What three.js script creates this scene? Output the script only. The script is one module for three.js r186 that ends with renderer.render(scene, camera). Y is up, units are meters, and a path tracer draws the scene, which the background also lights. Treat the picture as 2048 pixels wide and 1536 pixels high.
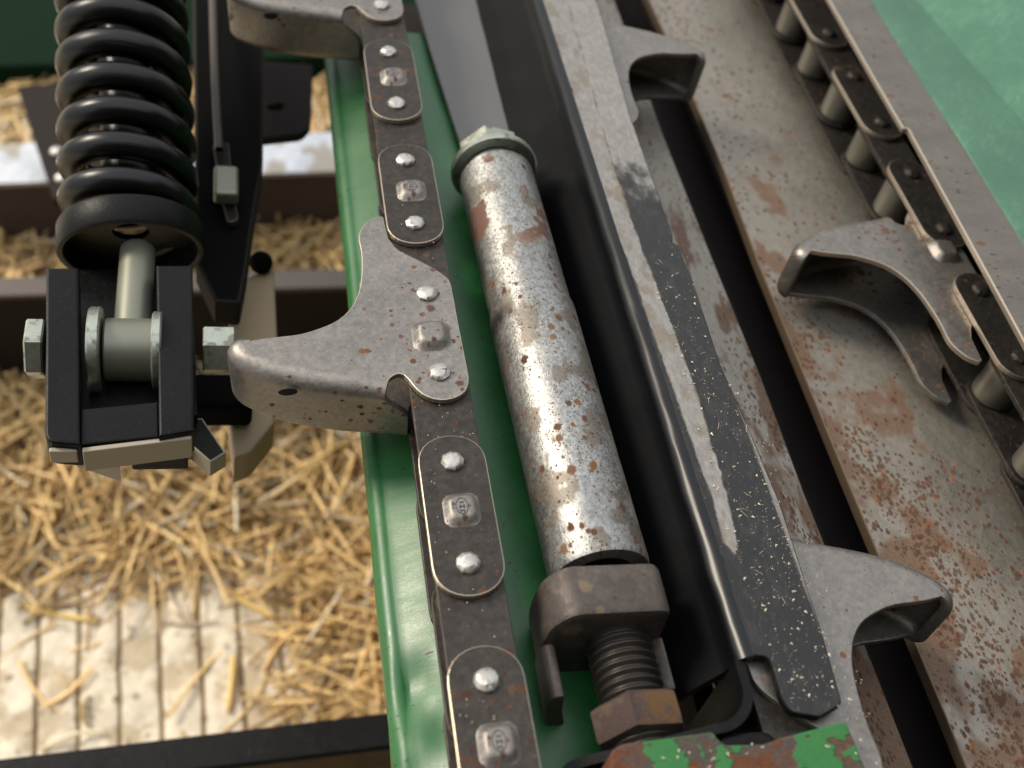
import * as THREE from 'three';
import { RoundedBoxGeometry } from 'three/addons/geometries/RoundedBoxGeometry.js';
import { mergeGeometries, mergeVertices, toCreasedNormals } from 'three/addons/utils/BufferGeometryUtils.js';

// ---------------------------------------------------------------- camera, sky, sun, exposure
const scene = new THREE.Scene();
const camera = new THREE.PerspectiveCamera(36.93, 4 / 3, 0.02, 60);
camera.position.set(-0.01181, 0.97465, 0.28688);
camera.quaternion.setFromRotationMatrix(new THREE.Matrix4().makeBasis(
  new THREE.Vector3(0.98732, 0, 0.15872), new THREE.Vector3(0.13107, 0.56395, -0.81534), new THREE.Vector3(-0.08951, 0.82581, 0.5568)));
camera.focus = 0.43;
camera.userData.fStop = 8.5;
scene.add(camera);

const renderer = new THREE.WebGLRenderer({ antialias: true });
renderer.toneMapping = THREE.LinearToneMapping;
renderer.toneMappingExposure = 1.55;
renderer.shadowMap.enabled = true;

const SUN = new THREE.Vector3(-0.6, 0.64, -0.5).normalize();
const sun = new THREE.DirectionalLight(0xfff1dc, 2.15);
sun.position.copy(SUN).multiplyScalar(4);
sun.castShadow = true;
sun.shadow.radius = 30;
sun.shadow.mapSize.set(2048, 2048);
Object.assign(sun.shadow.camera, { left: -1.2, right: 1.2, top: 1.2, bottom: -1.2, near: 0.5, far: 9 });
scene.add(sun, sun.target);

{ // overcast sky: a little brighter overhead, the same all round
  const W = 256, H = 128, d = new Float32Array(W * H * 4);
  for (let j = 0; j < H; j++) for (let i = 0; i < W; i++) {
    const el = ((j + 0.5) / H - 0.5) * Math.PI, s = Math.sin(el), k = (j * W + i) * 4;
    const L = s > 0 ? 0.42 + 0.58 * s : 0.3;
    d[k] = L * 0.97; d[k + 1] = L * 1.0; d[k + 2] = L * 1.05; d[k + 3] = 1;
  }
  const t = new THREE.DataTexture(d, W, H, THREE.RGBAFormat, THREE.FloatType);
  t.mapping = THREE.EquirectangularReflectionMapping; t.magFilter = THREE.LinearFilter; t.needsUpdate = true;
  scene.background = t; scene.environment = t;
}

// ---------------------------------------------------------------- noise and textures
const mulberry = (a) => () => { a |= 0; a = a + 0x6D2B79F5 | 0; let t = Math.imul(a ^ a >>> 15, 1 | a); t = t + Math.imul(t ^ t >>> 7, 61 | t) ^ t; return ((t ^ t >>> 14) >>> 0) / 4294967296; };
const rnd = mulberry(7411);
const TAB = new Float32Array(65536); for (let i = 0; i < 65536; i++) TAB[i] = rnd();
function vn(x, y, p, q = p) {
  const xi = Math.floor(x), yi = Math.floor(y); let fx = x - xi, fy = y - yi;
  fx = fx * fx * (3 - 2 * fx); fy = fy * fy * (3 - 2 * fy);
  const x0 = ((xi % p) + p) % p, x1 = (x0 + 1) % p, y0 = (((yi % q) + q) % q) << 8, y1 = ((((yi + 1) % q) + q) % q) << 8;
  const a = TAB[(y0 + x0) & 65535], b = TAB[(y0 + x1) & 65535], c = TAB[(y1 + x0) & 65535], e = TAB[(y1 + x1) & 65535];
  return a + (b - a) * fx + (c - a) * fy + (a - b - c + e) * fx * fy;
}
const grain = (u, v) => { const x = Math.floor(u * 1024), y = Math.floor(v * 2048); return TAB[(Math.imul(x, 7919) + Math.imul(y, 104729) + (Math.imul(x ^ y, 31) << 3)) & 65535]; };
function fbm(u, v, p, oct, asp = 1) { const fine = p >= 60; let s = 0, w = 0.5, t = 0; for (let o = 0; o < oct && p <= 256; o++) { const q = Math.max(1, Math.round(p * asp)); s += w * vn(u * p + 3.7 * o, v * q + 1.3 * o, p, Math.min(256, q)); t += w; w *= 0.55; p *= 2; } return fine ? 0.5 * s / t + 0.5 * grain(u, v) : s / t; }
const smooth = (a, b, x) => { const t = Math.min(1, Math.max(0, (x - a) / (b - a))); return t * t * (3 - 2 * t); };
const lerp = (a, b, t) => a + (b - a) * t;
const mixc = (o, c, t) => { o[0] = lerp(o[0], c[0], t); o[1] = lerp(o[1], c[1], t); o[2] = lerp(o[2], c[2], t); };

// irregular spots stamped on a wrapping field; returns {m: cover, k: a number per spot}
function spots(w, h, list) {
  const m = new Float32Array(w * h), k = new Float32Array(w * h);
  for (const [u, v, r, id, str = 1, asp = 1] of list) {
    const cx = u * w, cy = v * h, R = Math.ceil(r * 1.7), s = id * 37.3;
    for (let y = -R; y <= R; y++) for (let x = -R; x <= R; x++) {
      const an = Math.atan2(y, x), rr = r * (0.8 + 0.55 * vn(s + Math.cos(an) * 2.2 + 20, s + Math.sin(an) * 2.2 + 20, 256) * (0.6 + 0.6 * vn(s + x * 0.35 + 50, y * 0.35 + 50, 256)));
      const dd = Math.hypot(x, y * asp) + r * 0.22 * (TAB[(Math.imul(x + 900, 7919) + Math.imul(y + 900, 3571) + id * 131 | 0) & 65535] - 0.5), c = smooth(rr, rr * 0.6, dd) * str;
      if (c <= 0) continue;
      const q = ((Math.round(cy + y) % h + h) % h) * w + (Math.round(cx + x) % w + w) % w;
      if (c > m[q]) { m[q] = c; k[q] = id % 1; }
    }
  }
  return { m, k };
}
function randomSpots(n, r0, r1, pow = 2, where = null, seed = 5) {
  const g = mulberry(seed), L = [];
  while (L.length < n) { const u = g(), v = g(); if (where && g() > where(u, v)) continue; L.push([u, v, r0 + (r1 - r0) * Math.pow(g(), pow), L.length + g(), 0.65 + 0.35 * g()]); }
  return L;
}
function tex(w, h, f, rep = true) { // f(u, v, index, o): o = r, g, b (sRGB 0..255), roughness, metalness, height 0..1
  const c = new Uint8Array(w * h * 4), s = new Uint8Array(w * h * 4), b = new Uint8Array(w * h * 4), o = [0, 0, 0, 0.5, 0, 0.5];
  for (let y = 0, i = 0; y < h; y++) for (let x = 0; x < w; x++, i++) {
    f(x / w, y / h, i, o);
    const q = i * 4;
    for (let z = 0; z < 3; z++) c[q + z] = Math.max(0, Math.min(255, o[z]));
    s[q + 1] = Math.max(8, Math.min(255, o[3] * 255)); s[q + 2] = Math.max(0, Math.min(255, o[4] * 255));
    b[q] = b[q + 1] = b[q + 2] = Math.max(0, Math.min(255, o[5] * 255)); c[q + 3] = s[q + 3] = b[q + 3] = 255;
  }
  const mk = (d, srgb) => { const t = new THREE.DataTexture(d, w, h); t.magFilter = THREE.LinearFilter; t.minFilter = THREE.LinearFilter; t.wrapS = t.wrapT = rep ? THREE.RepeatWrapping : THREE.ClampToEdgeWrapping; if (srgb) t.colorSpace = THREE.SRGBColorSpace; t.needsUpdate = true; return t; };
  return { map: mk(c, true), orm: mk(s, false), bump: mk(b, false) };
}
function matFrom(t, bump = 0.0003, extra = {}) {
  return new THREE.MeshPhysicalMaterial({ map: t.map, roughnessMap: t.orm, metalnessMap: t.orm, roughness: 1, metalness: 1, bumpMap: t.bump, bumpScale: bump, ...extra });
}
const plain = (hex, rough, metal = 0, extra = {}) => new THREE.MeshPhysicalMaterial({ color: hex, roughness: rough, metalness: metal, ...extra });

const RUST = [[62, 33, 20], [82, 44, 23], [98, 56, 28], [54, 32, 22]];
const rustOf = (k) => RUST[Math.min(3, Math.floor(k * 4))];

// dark, dusty oxide steel of the link plates
const tChain = (() => {
  const W = 1024, sp = spots(W, W, randomSpots(420, 1.2, 12, 3, (u, v) => smooth(0.5, 0.68, fbm(u, v, 6, 3)) + 0.02, 11)), du = spots(W, W, randomSpots(1500, 0.8, 2.4, 2, null, 12));
  return tex(W, W, (u, v, i, o) => {
    const a = fbm(u, v, 8, 4), b = fbm(u, v, 90, 2), c = fbm(u + 0.3, v, 20, 4);
    const t = 62 + 16 * (a - 0.5) + 42 * (b - 0.5) + 12 * (c - 0.5);
    o[0] = t * 1.05; o[1] = t * 0.98; o[2] = t * 0.91; o[3] = 0.52 + 0.2 * (a - 0.5) + 0.25 * (b - 0.5); o[4] = 0.75; o[5] = 0.5 + 0.5 * (b - 0.5) + 0.3 * (c - 0.5);
    const g = smooth(0.56, 0.72, c) * 0.3; mixc(o, [46, 42, 40], g); o[3] += 0.15 * g;
    if (du.m[i] > 0) { mixc(o, du.k[i] > 0.4 ? [150, 140, 124] : [40, 36, 34], du.m[i] * 0.6); o[4] *= 1 - 0.7 * du.m[i]; o[3] += 0.2 * du.m[i]; }
    const r = sp.m[i]; if (r > 0) { mixc(o, rustOf(sp.k[i] * 0.6), r * 0.85); o[3] = lerp(o[3], 0.9, r); o[4] *= 1 - r; o[5] += 0.2 * r; }
  });
})();
// lighter bare steel of the lugs with scattered rust flecks
const tLug = (() => {
  const W = 1024, cl = (u, v) => smooth(0.42, 0.6, fbm(u, v, 5, 3)) * 0.9 + 0.1;
  const sp = spots(W, W, [...randomSpots(850, 1.5, 9, 2.4, cl, 21), ...randomSpots(12, 10, 18, 1, cl, 22)]), du = spots(W, W, randomSpots(1600, 0.7, 2.0, 2, null, 23));
  return tex(W, W, (u, v, i, o) => {
    const a = fbm(u, v, 7, 4), b = fbm(u, v, 100, 2), c = fbm(u, v + 0.4, 24, 3);
    const t = 128 + 16 * (a - 0.5) + 50 * (b - 0.5) + 12 * (c - 0.5);
    o[0] = t * 1.02; o[1] = t * 0.985; o[2] = t * 0.94; o[3] = 0.46 + 0.2 * (b - 0.5) + 0.2 * (a - 0.5); o[4] = 0.8; o[5] = 0.5 + 0.4 * (b - 0.5);
    if (du.m[i] > 0) { mixc(o, du.k[i] > 0.25 ? [60, 52, 46] : [190, 180, 160], du.m[i] * 0.6); o[4] *= 1 - 0.6 * du.m[i]; o[3] += 0.2 * du.m[i]; }
    const r = sp.m[i]; if (r > 0) { mixc(o, rustOf(sp.k[i] * 0.75), Math.min(1, r * (0.6 + 0.55 * grain(u, v)))); o[3] = lerp(o[3], 0.92, r); o[4] *= 1 - r; o[5] += 0.25 * r; }
  });
})();
// zinc plated sleeve: bright, speckled grey, with round rust blooms
const tTube = (() => {
  const W = 1024, H = 1536, lo = (u, v) => 0.15 + 0.85 * smooth(0.25, 0.5, v);
  const sp = spots(W, H, [...randomSpots(330, 3.5, 17, 1.8, lo, 31), ...randomSpots(700, 1.2, 4, 2, lo, 32)]), du = spots(W, H, randomSpots(17000, 0.8, 3.4, 2.2, (u, v) => smooth(0.36, 0.62, fbm(u, v, 9, 3)) + 0.08, 33));
  return tex(W, H, (u, v, i, o) => {
    const a = fbm(u, v, 6, 4, 1.5), b = fbm(u, v, 110, 2, 1.5), c = fbm(u + 0.2, v, 14, 4, 1.5);
    const t = 148 + 40 * (a - 0.5) + 96 * (b - 0.5);
    o[0] = t; o[1] = t * 1.0; o[2] = t * 0.98; o[3] = 0.44 + 0.24 * (b - 0.5) + 0.25 * (a - 0.5); o[4] = 0.85; o[5] = 0.5 + 0.5 * (b - 0.5) + 0.15 * (c - 0.5);
    const br = smooth(0.53, 0.66, c) * 0.55; mixc(o, [104, 92, 78], br * (0.5 + grain(u, v))); o[3] += 0.2 * br; o[4] -= 0.3 * br;
    if (du.m[i] > 0) { mixc(o, [54, 48, 45], du.m[i] * 0.75); o[3] += 0.25 * du.m[i]; o[4] *= 1 - 0.4 * du.m[i]; }
    const r = sp.m[i]; if (r > 0) { mixc(o, [[64, 34, 18], [92, 50, 22], [78, 42, 20], [104, 62, 28]][Math.floor(sp.k[i] * 4)], Math.min(1, r * (0.62 + 0.55 * grain(u, v)))); o[3] = lerp(o[3], 0.9, r); o[4] *= 1 - r; o[5] += 0.25 * r; }
    // brown stain sheet near the far end of the sleeve
    const e = smooth(0.06, -0.02, v - 0.2 - 0.22 * (fbm(u, v, 5, 4, 1.5) - 0.5) * 2) * smooth(0.5, 0.54, fbm(u + 0.62, v * 0.9 + 0.3, 6, 5, 1.5)) * smooth(0.0, 0.03, v); if (e > 0) { mixc(o, [96, 62, 46], e * 0.85); o[3] = lerp(o[3], 0.7, e); o[4] *= 1 - 0.8 * e; }
    const dk = smooth(0.03, 0.0, Math.abs(v - 0.44)) * smooth(0.45, 0.62, fbm(u, v, 7, 3)); mixc(o, [74, 66, 66], dk * 0.8);
  });
})();
// rusty deck steel; v runs along the deck, u from the slot outward
function deckTex(seed, edge) {
  const W = 512, H = 1536;
  const wh = (u, v) => (0.05 + 0.95 * smooth(edge, 0.0, u)) * (0.12 + smooth(0.4, 0.62, fbm(u, v, 4, 4, 3))) * (0.3 + 0.7 * smooth(0.3, 0.75, v));
  const sp = spots(W, H, [...randomSpots(3800, 0.9, 4.6, 2, wh, seed), ...randomSpots(60, 4, 8, 1, wh, seed + 1)]), dk = spots(W, H, randomSpots(700, 1, 4.5, 2, null, seed + 2));
  return tex(W, H, (u, v, i, o) => {
    const a = fbm(u, v, 5, 4, 3), b = fbm(u, v, 70, 2, 3), c = fbm(u + 0.2, v, 9, 4, 3);
    const t = 138 + 20 * (a - 0.5) + 36 * (b - 0.5);
    o[0] = t * 1.01; o[1] = t * 0.97; o[2] = t * 0.9; o[3] = 0.5 + 0.2 * (a - 0.5) + 0.2 * (b - 0.5); o[4] = 0.6; o[5] = 0.5 + 0.4 * (b - 0.5);
    const st = smooth(0.5, 0.68, c + 0.3 * (smooth(edge, 0, u) - 0.55) + 0.34 * (v - 0.72)); mixc(o, [88, 58, 38], st * 0.7 * (0.6 + 0.6 * grain(u, v))); o[3] += 0.25 * st; o[4] *= 1 - 0.85 * st;
    if (dk.m[i] > 0) { mixc(o, [58, 50, 46], dk.m[i] * 0.75); o[4] *= 1 - 0.5 * dk.m[i]; }
    const r = sp.m[i]; if (r > 0) { mixc(o, sp.k[i] > 0.94 ? [138, 66, 26] : sp.k[i] > 0.6 ? [82, 47, 26] : [66, 43, 29], Math.min(1, r * (0.6 + 0.55 * grain(u, v)))); o[3] = lerp(o[3], 0.92, r); o[4] *= 1 - r; o[5] += 0.3 * r; }
  }, false);
}
const tDeckR = deckTex(41, 0.6), tDeckL = deckTex(51, 0.95);
// pale strip steel with rust freckles
const tStrip = (() => {
  const W = 512, H = 1024, sp = spots(W, H, [...randomSpots(420, 1, 7, 2.2, (u, v) => smooth(0.42, 0.6, fbm(u, v, 5, 3, 2)), 61), ...randomSpots(5, 9, 14, 1, null, 62)]), dk = spots(W, H, randomSpots(420, 0.8, 3, 2, null, 63));
  return tex(W, H, (u, v, i, o) => {
    const a = fbm(u, v, 6, 4, 2), b = fbm(u, v, 80, 2, 2), t = 116 + 26 * (a - 0.5) + 26 * (b - 0.5);
    o[0] = t; o[1] = t * 0.96; o[2] = t * 0.89; o[3] = 0.5 + 0.2 * (b - 0.5); o[4] = 0.7; o[5] = 0.5 + 0.4 * (b - 0.5);
    if (dk.m[i] > 0) mixc(o, [76, 66, 58], dk.m[i] * 0.7);
    const r = sp.m[i]; if (r > 0) { mixc(o, rustOf(sp.k[i] * 0.75), r * 0.9); o[3] = lerp(o[3], 0.9, r); o[4] *= 1 - r; o[5] += 0.2 * r; }
  });
})();
// black paint with dust, and the bare worn streak on the rail; u across the flange (a 78..120), v along (b -320..200)
const RA0 = 78, RA1 = 122, RB0 = -340, RB1 = 200;
const tRail = (() => {
  const W = 512, H = 2048, du = spots(W, H, randomSpots(2600, 0.7, 2.2, 2.4, (u, v) => 0.25 + 0.75 * smooth(0.45, 0.65, fbm(u, v, 6, 3, 4)), 71)), dk = spots(W, H, randomSpots(2600, 0.8, 3, 2, null, 72));
  const L = [[-340, 76, 96], [-217.6, 84.2, 100.5], [-76.2, 82.2, 94.6], [-19.7, 86.9, 95.5], [50.5, 88.5, 98.0], [104.6, 90.0, 95.9], [122.3, 88.9, 93.9], [127, 91.4, 91.6], [128, 91.5, 91.5], [400, 91.5, 91.5]];
  return tex(W, H, (u, v, i, o) => {
    const a = RA0 + u * (RA1 - RA0), b = RB0 + v * (RB1 - RB0);
    const n1 = fbm(u, v, 8, 4, 8), n2 = fbm(u, v, 64, 2, 4), n3 = fbm(u, v, 22, 4, 6), t = 22 + 10 * (n1 - 0.5) + 14 * (n2 - 0.5);
    o[0] = t; o[1] = t; o[2] = t * 1.03; o[3] = 0.46 + 0.25 * (n1 - 0.5) + 0.2 * (n2 - 0.5); o[4] = 0; o[5] = 0.4 + 0.4 * (n2 - 0.5);
    const dust = smooth(0.42, 0.75, n3) * 0.2; mixc(o, [120, 112, 102], dust); o[3] += 0.3 * dust;
    if (du.m[i] > 0) mixc(o, [164, 150, 128], du.m[i] * 0.75);
    let k = 0; while (L[k + 1][0] < b) k++;
    const s = (b - L[k][0]) / (L[k + 1][0] - L[k][0]), l = lerp(L[k][1], L[k + 1][1], s), r = lerp(L[k][2], L[k + 1][2], s), w = (n3 - 0.5) * 3.0 + (n2 - 0.5) * 1.4;
    const bare = r - l > 0.2 ? smooth(-0.5, 0.5, a - l - w * 0.5) * smooth(-0.5, 0.5, r - a + w * 0.5) : 0;
    const far = smooth(10, -30, b + 62 + (n1 - 0.5) * 60 - Math.max(0, a - 108) * 3) * smooth(-0.6, 0.4, a - r + w * 0.2);
    const rim = smooth(-0.7, 0.2, a - 113.2 - w * 0.25 + (b > 20 ? 0 : 0)) ;
    const m = Math.max(bare, far * 0.95, rim * 0.85);
    if (m > 0) {
      const q = (bare >= far ? 150 : 158) + 30 * (n2 - 0.5) + 22 * (n3 - 0.5) + 16 * (vn(u * 40, v * 256, 40, 256) - 0.5);
      mixc(o, [q, q * 0.97, q * 0.92], m); o[3] = lerp(o[3], 0.42, m); o[4] = m * 0.75; o[5] = lerp(o[5], bare > far ? 0.25 : 0.3, m);
      if (far > bare && dk.m[i] > 0) { mixc(o, [58, 54, 50], dk.m[i] * 0.8); o[4] *= 0.5; }
      if (bare >= far) { const br = smooth(0.5, 0.7, n1); mixc(o, [128, 114, 94], br * 0.5); }
    }
  }, false);
})();
// green enamel, speckled with dirt
const tGreen = (() => {
  const W = 1024, sp = spots(W, W, [...randomSpots(700, 0.8, 3.4, 3, (u, v) => 0.2 + 0.8 * smooth(0.42, 0.62, fbm(u, v, 5, 3)), 81), ...randomSpots(26, 3, 7, 1, null, 82)]);
  return tex(W, W, (u, v, i, o) => {
    const a = fbm(u, v, 7, 4), b = fbm(u, v, 60, 3);
    o[0] = 22 + 12 * (a - 0.5) + 8 * (b - 0.5); o[1] = 92 + 22 * (a - 0.5) + 14 * (b - 0.5); o[2] = 38 + 16 * (a - 0.5) + 12 * (b - 0.5); o[3] = 0.42 + 0.25 * (a - 0.5) + 0.25 * (b - 0.5); o[4] = 0; o[5] = 0.5 + 0.4 * (a - 0.5) + 0.25 * (b - 0.5);
    const g = smooth(0.5, 0.75, fbm(u + 0.4, v + 0.2, 10, 4)) * 0.12; mixc(o, [96, 120, 100], g); o[3] += 0.2 * g;
    if (sp.m[i] > 0) { mixc(o, [22, 28, 22], sp.m[i] * 0.85); o[3] += 0.2 * sp.m[i]; }
  });
})();
const hoodDirt = spots(1024, 1024, randomSpots(420, 0.8, 4, 3, null, 141));
const tHood = (() => tex(1024, 1024, (u, v, i, o) => { // the same dusty enamel, with pale sky reflection mixed into its colour
  const a = fbm(u, v, 6, 4), b = fbm(u, v, 70, 2), c = fbm(u + 0.2, v + 0.7, 18, 3);
  o[0] = 56 + 26 * (a - 0.5) + 20 * (b - 0.5); o[1] = 106 + 26 * (a - 0.5) + 20 * (b - 0.5); o[2] = 78 + 26 * (a - 0.5) + 12 * (b - 0.5); o[3] = 0.42 + 0.2 * (a - 0.5); o[4] = 0; o[5] = 0.5 + 0.5 * (c - 0.5) + 0.2 * (b - 0.5);
  const sc = smooth(0.66, 0.74, vn((u + v) * 90, (u - v) * 14 + 40, 256)) * smooth(0.4, 0.6, a); mixc(o, [150, 176, 156], sc * 0.1); if (hoodDirt.m[i] > 0) mixc(o, hoodDirt.k[i] > 0.5 ? [30, 48, 38] : [168, 170, 148], hoodDirt.m[i] * 0.7);
  
}))();
// chipped green over rust for the bracket at the near end; u a 30..125, v b 180..235
const tChip = (() => {
  const W = 512, H = 512;
  return tex(W, H, (u, v, i, o) => {
    const a = fbm(u, v, 6, 5), b = fbm(u, v, 80, 2), c = fbm(u + 0.31, v + 0.2, 11, 4), t = (b - 0.5) * 40;
    mixc(o, a > 0.5 ? [84 + t, 62 + t, 50 + t] : [74 + t, 66 + t, 60 + t], 1); mixc(o, [94 + t, 54 + t, 32 + t], smooth(0.48, 0.62, c)); o[3] = 0.85; o[4] = 0.05; o[5] = 0.3 + 0.4 * (b - 0.5);
    const w = (c - 0.5) * 0.16 + (a - 0.5) * 0.14 + (fbm(u, v, 40, 2) - 0.5) * 0.05 + (b - 0.5) * 0.02, x = u + w;
    const g = Math.max(smooth(0.62, 0.64, x), smooth(0.14, 0.16, x + 0.1 * v) * smooth(0.235, 0.215, x - 0.15 * v), smooth(0.335, 0.35, x) * smooth(0.44, 0.425, x)) * smooth(0.68, 0.6, fbm(u, v + 0.5, 14, 3));
    mixc(o, [38 + t * 0.5, 106 + t * 0.6, 46 + t * 0.5], g); o[3] = lerp(o[3], 0.42, g); o[5] = lerp(o[5], 0.7, g);
  }, false);
})();
const tDark = (() => tex(512, 512, (u, v, i, o) => { // black paint with a film of dust grains
  const a = fbm(u, v, 6, 4), b = fbm(u, v, 120, 2), t = 15 + 8 * (a - 0.5) + 12 * (b - 0.5);
  o[0] = t; o[1] = t; o[2] = t * 1.02; o[3] = 0.42 + 0.25 * (a - 0.5) + 0.25 * (b - 0.5); o[4] = 0; o[5] = 0.5 + 0.5 * (b - 0.5);
  const s = smooth(0.8, 0.88, b); mixc(o, [92, 90, 86], s * 0.4);
}))();
const tZincDull = (() => tex(512, 512, (u, v, i, o) => { // weathered galvanising, with sky brightness put into its pale tone
  const a = fbm(u, v, 9, 4), b = fbm(u, v, 70, 2), t = 186 + 36 * (a - 0.5) + 26 * (b - 0.5); o[0] = t * 0.97; o[1] = t * 0.99; o[2] = t * 1.02; o[3] = 0.4 + 0.3 * (a - 0.5); o[4] = 0.7; o[5] = 0.5 + 0.4 * (b - 0.5);
  mixc(o, [132, 118, 98], smooth(0.56, 0.7, fbm(u + 0.3, v, 16, 4)) * 0.6);
}))();
const tRivet = (() => tex(256, 256, (u, v, i, o) => {
  const a = fbm(u, v, 12, 4), b = fbm(u, v, 90, 2), t = 176 + 50 * (a - 0.5) + 40 * (b - 0.5);
  o[0] = t * 1.01; o[1] = t * 0.99; o[2] = t * 0.95; o[3] = 0.44 + 0.25 * (b - 0.5); o[4] = 0.85; o[5] = 0.5 + 0.6 * (a - 0.5);
  const s = smooth(0.56, 0.68, fbm(u + 0.3, v, 20, 3)); mixc(o, [70, 62, 54], s * 0.75); o[4] -= 0.5 * s; o[3] += 0.2 * s;
}))();
const tCoil = (() => { const du = spots(512, 512, randomSpots(260, 0.8, 2.6, 3, null, 131)); return tex(512, 512, (u, v, i, o) => { // black enamel with dust specks
  const a = fbm(u, v, 8, 4), b = fbm(u, v, 90, 2), t = 9 + 8 * (a - 0.5) + 8 * (b - 0.5); o[0] = t; o[1] = t; o[2] = t * 1.05; o[3] = 0.3 + 0.2 * (a - 0.5) + 0.12 * (b - 0.5); o[4] = 0; o[5] = 0.5 + 0.4 * (b - 0.5);
  const d = Math.max(du.m[i], smooth(0.6, 0.8, a) * 0.25 * b); if (d > 0) { mixc(o, [104, 98, 90], d * 0.6); o[3] += 0.3 * d; }
}); })();
const tNut = (() => { const sp = spots(512, 512, randomSpots(60, 4, 40, 2, null, 92)); return tex(512, 512, (u, v, i, o) => {
  const a = fbm(u, v, 6, 4), b = fbm(u, v, 60, 3), t = 86 + 44 * (a - 0.5) + 46 * (b - 0.5);
  o[0] = t * 1.06; o[1] = t * 0.97; o[2] = t * 0.9; o[3] = 0.55 + 0.3 * (b - 0.5); o[4] = 0.6; o[5] = 0.5 + 0.5 * (b - 0.5);
  if (sp.m[i] > 0) { mixc(o, sp.k[i] > 0.85 ? [128, 108, 78] : [52, 46, 42], sp.m[i] * 0.55); o[4] *= 1 - 0.5 * sp.m[i]; }
}); })();
const tRustNut = (() => tex(512, 512, (u, v, i, o) => {
  const a = fbm(u, v, 5, 4), b = fbm(u, v, 70, 2), t = (b - 0.5) * 40;
  o[0] = 80 + t; o[1] = 66 + t; o[2] = 59 + t; o[3] = 0.7; o[4] = 0.35; o[5] = 0.5 + 0.6 * (b - 0.5);
  mixc(o, [104, 74, 40], smooth(0.54, 0.68, a) * 0.8); mixc(o, [60, 42, 40], smooth(0.52, 0.4, a) * 0.5);
}))();
const tZinc = (() => tex(512, 512, (u, v, i, o) => {
  const a = fbm(u, v, 6, 4), b = fbm(u, v, 80, 2), t = 168 + 40 * (a - 0.5) + 30 * (b - 0.5);
  o[0] = t * 0.97; o[1] = t; o[2] = t * 0.93; o[3] = 0.36 + 0.2 * (b - 0.5); o[4] = 0.85; o[5] = 0.5 + 0.3 * (b - 0.5);
  const s = smooth(0.6, 0.74, fbm(u + 0.3, v, 18, 3)); mixc(o, [84, 76, 66], s * 0.5); o[3] += 0.2 * s;
}))();
const tConcrete = (() => { const sp = spots(1024, 1024, randomSpots(1300, 1, 9, 2.6, null, 96)); return tex(1024, 1024, (u, v, i, o) => {
  const a = fbm(u, v, 5, 5), b = fbm(u, v, 50, 3), c = fbm(u + 0.2, v + 0.6, 20, 4), t = 222 + 20 * (a - 0.5) + 40 * (b - 0.5);
  o[0] = t * 1.0; o[1] = t * 0.95; o[2] = t * 0.85; o[3] = 0.9; o[4] = 0; o[5] = 0.5 + 0.35 * (b - 0.5) + 0.35 * (c - 0.5);
  mixc(o, [166, 146, 114], smooth(0.46, 0.64, c) * 0.55);
  if (sp.m[i] > 0) { mixc(o, [122, 100, 76], sp.m[i] * 0.6); o[5] -= 0.2 * sp.m[i]; }
}); })();
const tBeam = (() => tex(512, 512, (u, v, i, o) => {
  const a = fbm(u, v, 4, 4), b = fbm(u, v, 60, 3), t = 84 + 20 * (a - 0.5) + 14 * (b - 0.5);
  o[0] = t * 1.05; o[1] = t * 0.98; o[2] = t * 0.93; o[3] = 0.3 + 0.2 * (a - 0.5); o[4] = 0.2; o[5] = 0.5 + 0.2 * (b - 0.5);
}))();

const M = {
  chain: matFrom(tChain, 0.00025), lug: matFrom(tLug, 0.0002), tube: matFrom(tTube, 0.00022), deckR: matFrom(tDeckR, 0.0004), deckL: matFrom(tDeckL, 0.0004), strip: matFrom(tStrip, 0.0003),
  rail: matFrom(tRail, 0.0004), green: matFrom(tGreen, 0.0002, { clearcoat: 0.3, clearcoatRoughness: 0.42 }), chip: matFrom(tChip, 0.0006), hood: matFrom(tHood, 0.0005, { clearcoat: 0.3, clearcoatRoughness: 0.35 }), dark: matFrom(tDark, 0.0002, { specularIntensity: 0.3 }), nut: matFrom(tNut, 0.0003), rustNut: matFrom(tRustNut, 0.0004), zinc: matFrom(tZinc, 0.0002),
  concrete: matFrom(tConcrete, 0.004), beam: matFrom(tBeam, 0.0004),
  edge: plain(0xb9ad9c, 0.38, 0.85), rivet: matFrom(tRivet, 0.0002), gloss: matFrom(tCoil, 0.00015, { specularIntensity: 0.7 }),
  roller: plain(0x7d7a70, 0.4, 0.7), olive: plain(0x7c7d70, 0.45, 0.6), thread: plain(0x4a4541, 0.42, 0.8), hole: plain(0x14110e, 0.9), blackSteel: plain(0x060606, 0.8, 0, { specularIntensity: 0.15 }), brownBlack: plain(0x1f1916, 0.75, 0, { specularIntensity: 0.4 }), beige: plain(0xa08c72, 0.7),
  rust: plain(0x4a2c1e, 0.85), deckEdge: plain(0x6a5a48, 0.6, 0.4), sky_blocker: plain(0x3a342c, 0.9), rollSteel: plain(0x1d1310, 0.8), boss: plain(0x6c665e, 0.45, 0.7), paleFace: plain(0xa09684, 0.6, 0.2), galv: matFrom(tZincDull, 0.0004), duskSteel: plain(0x4a433e, 0.5, 0.4), beamWeb: plain(0x4a3e37, 0.7), shadedGreen: plain(0x0a2012, 0.8, 0, { specularIntensity: 0.15 }), grey: plain(0x6c6a68, 0.55, 0.3),
};

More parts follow.
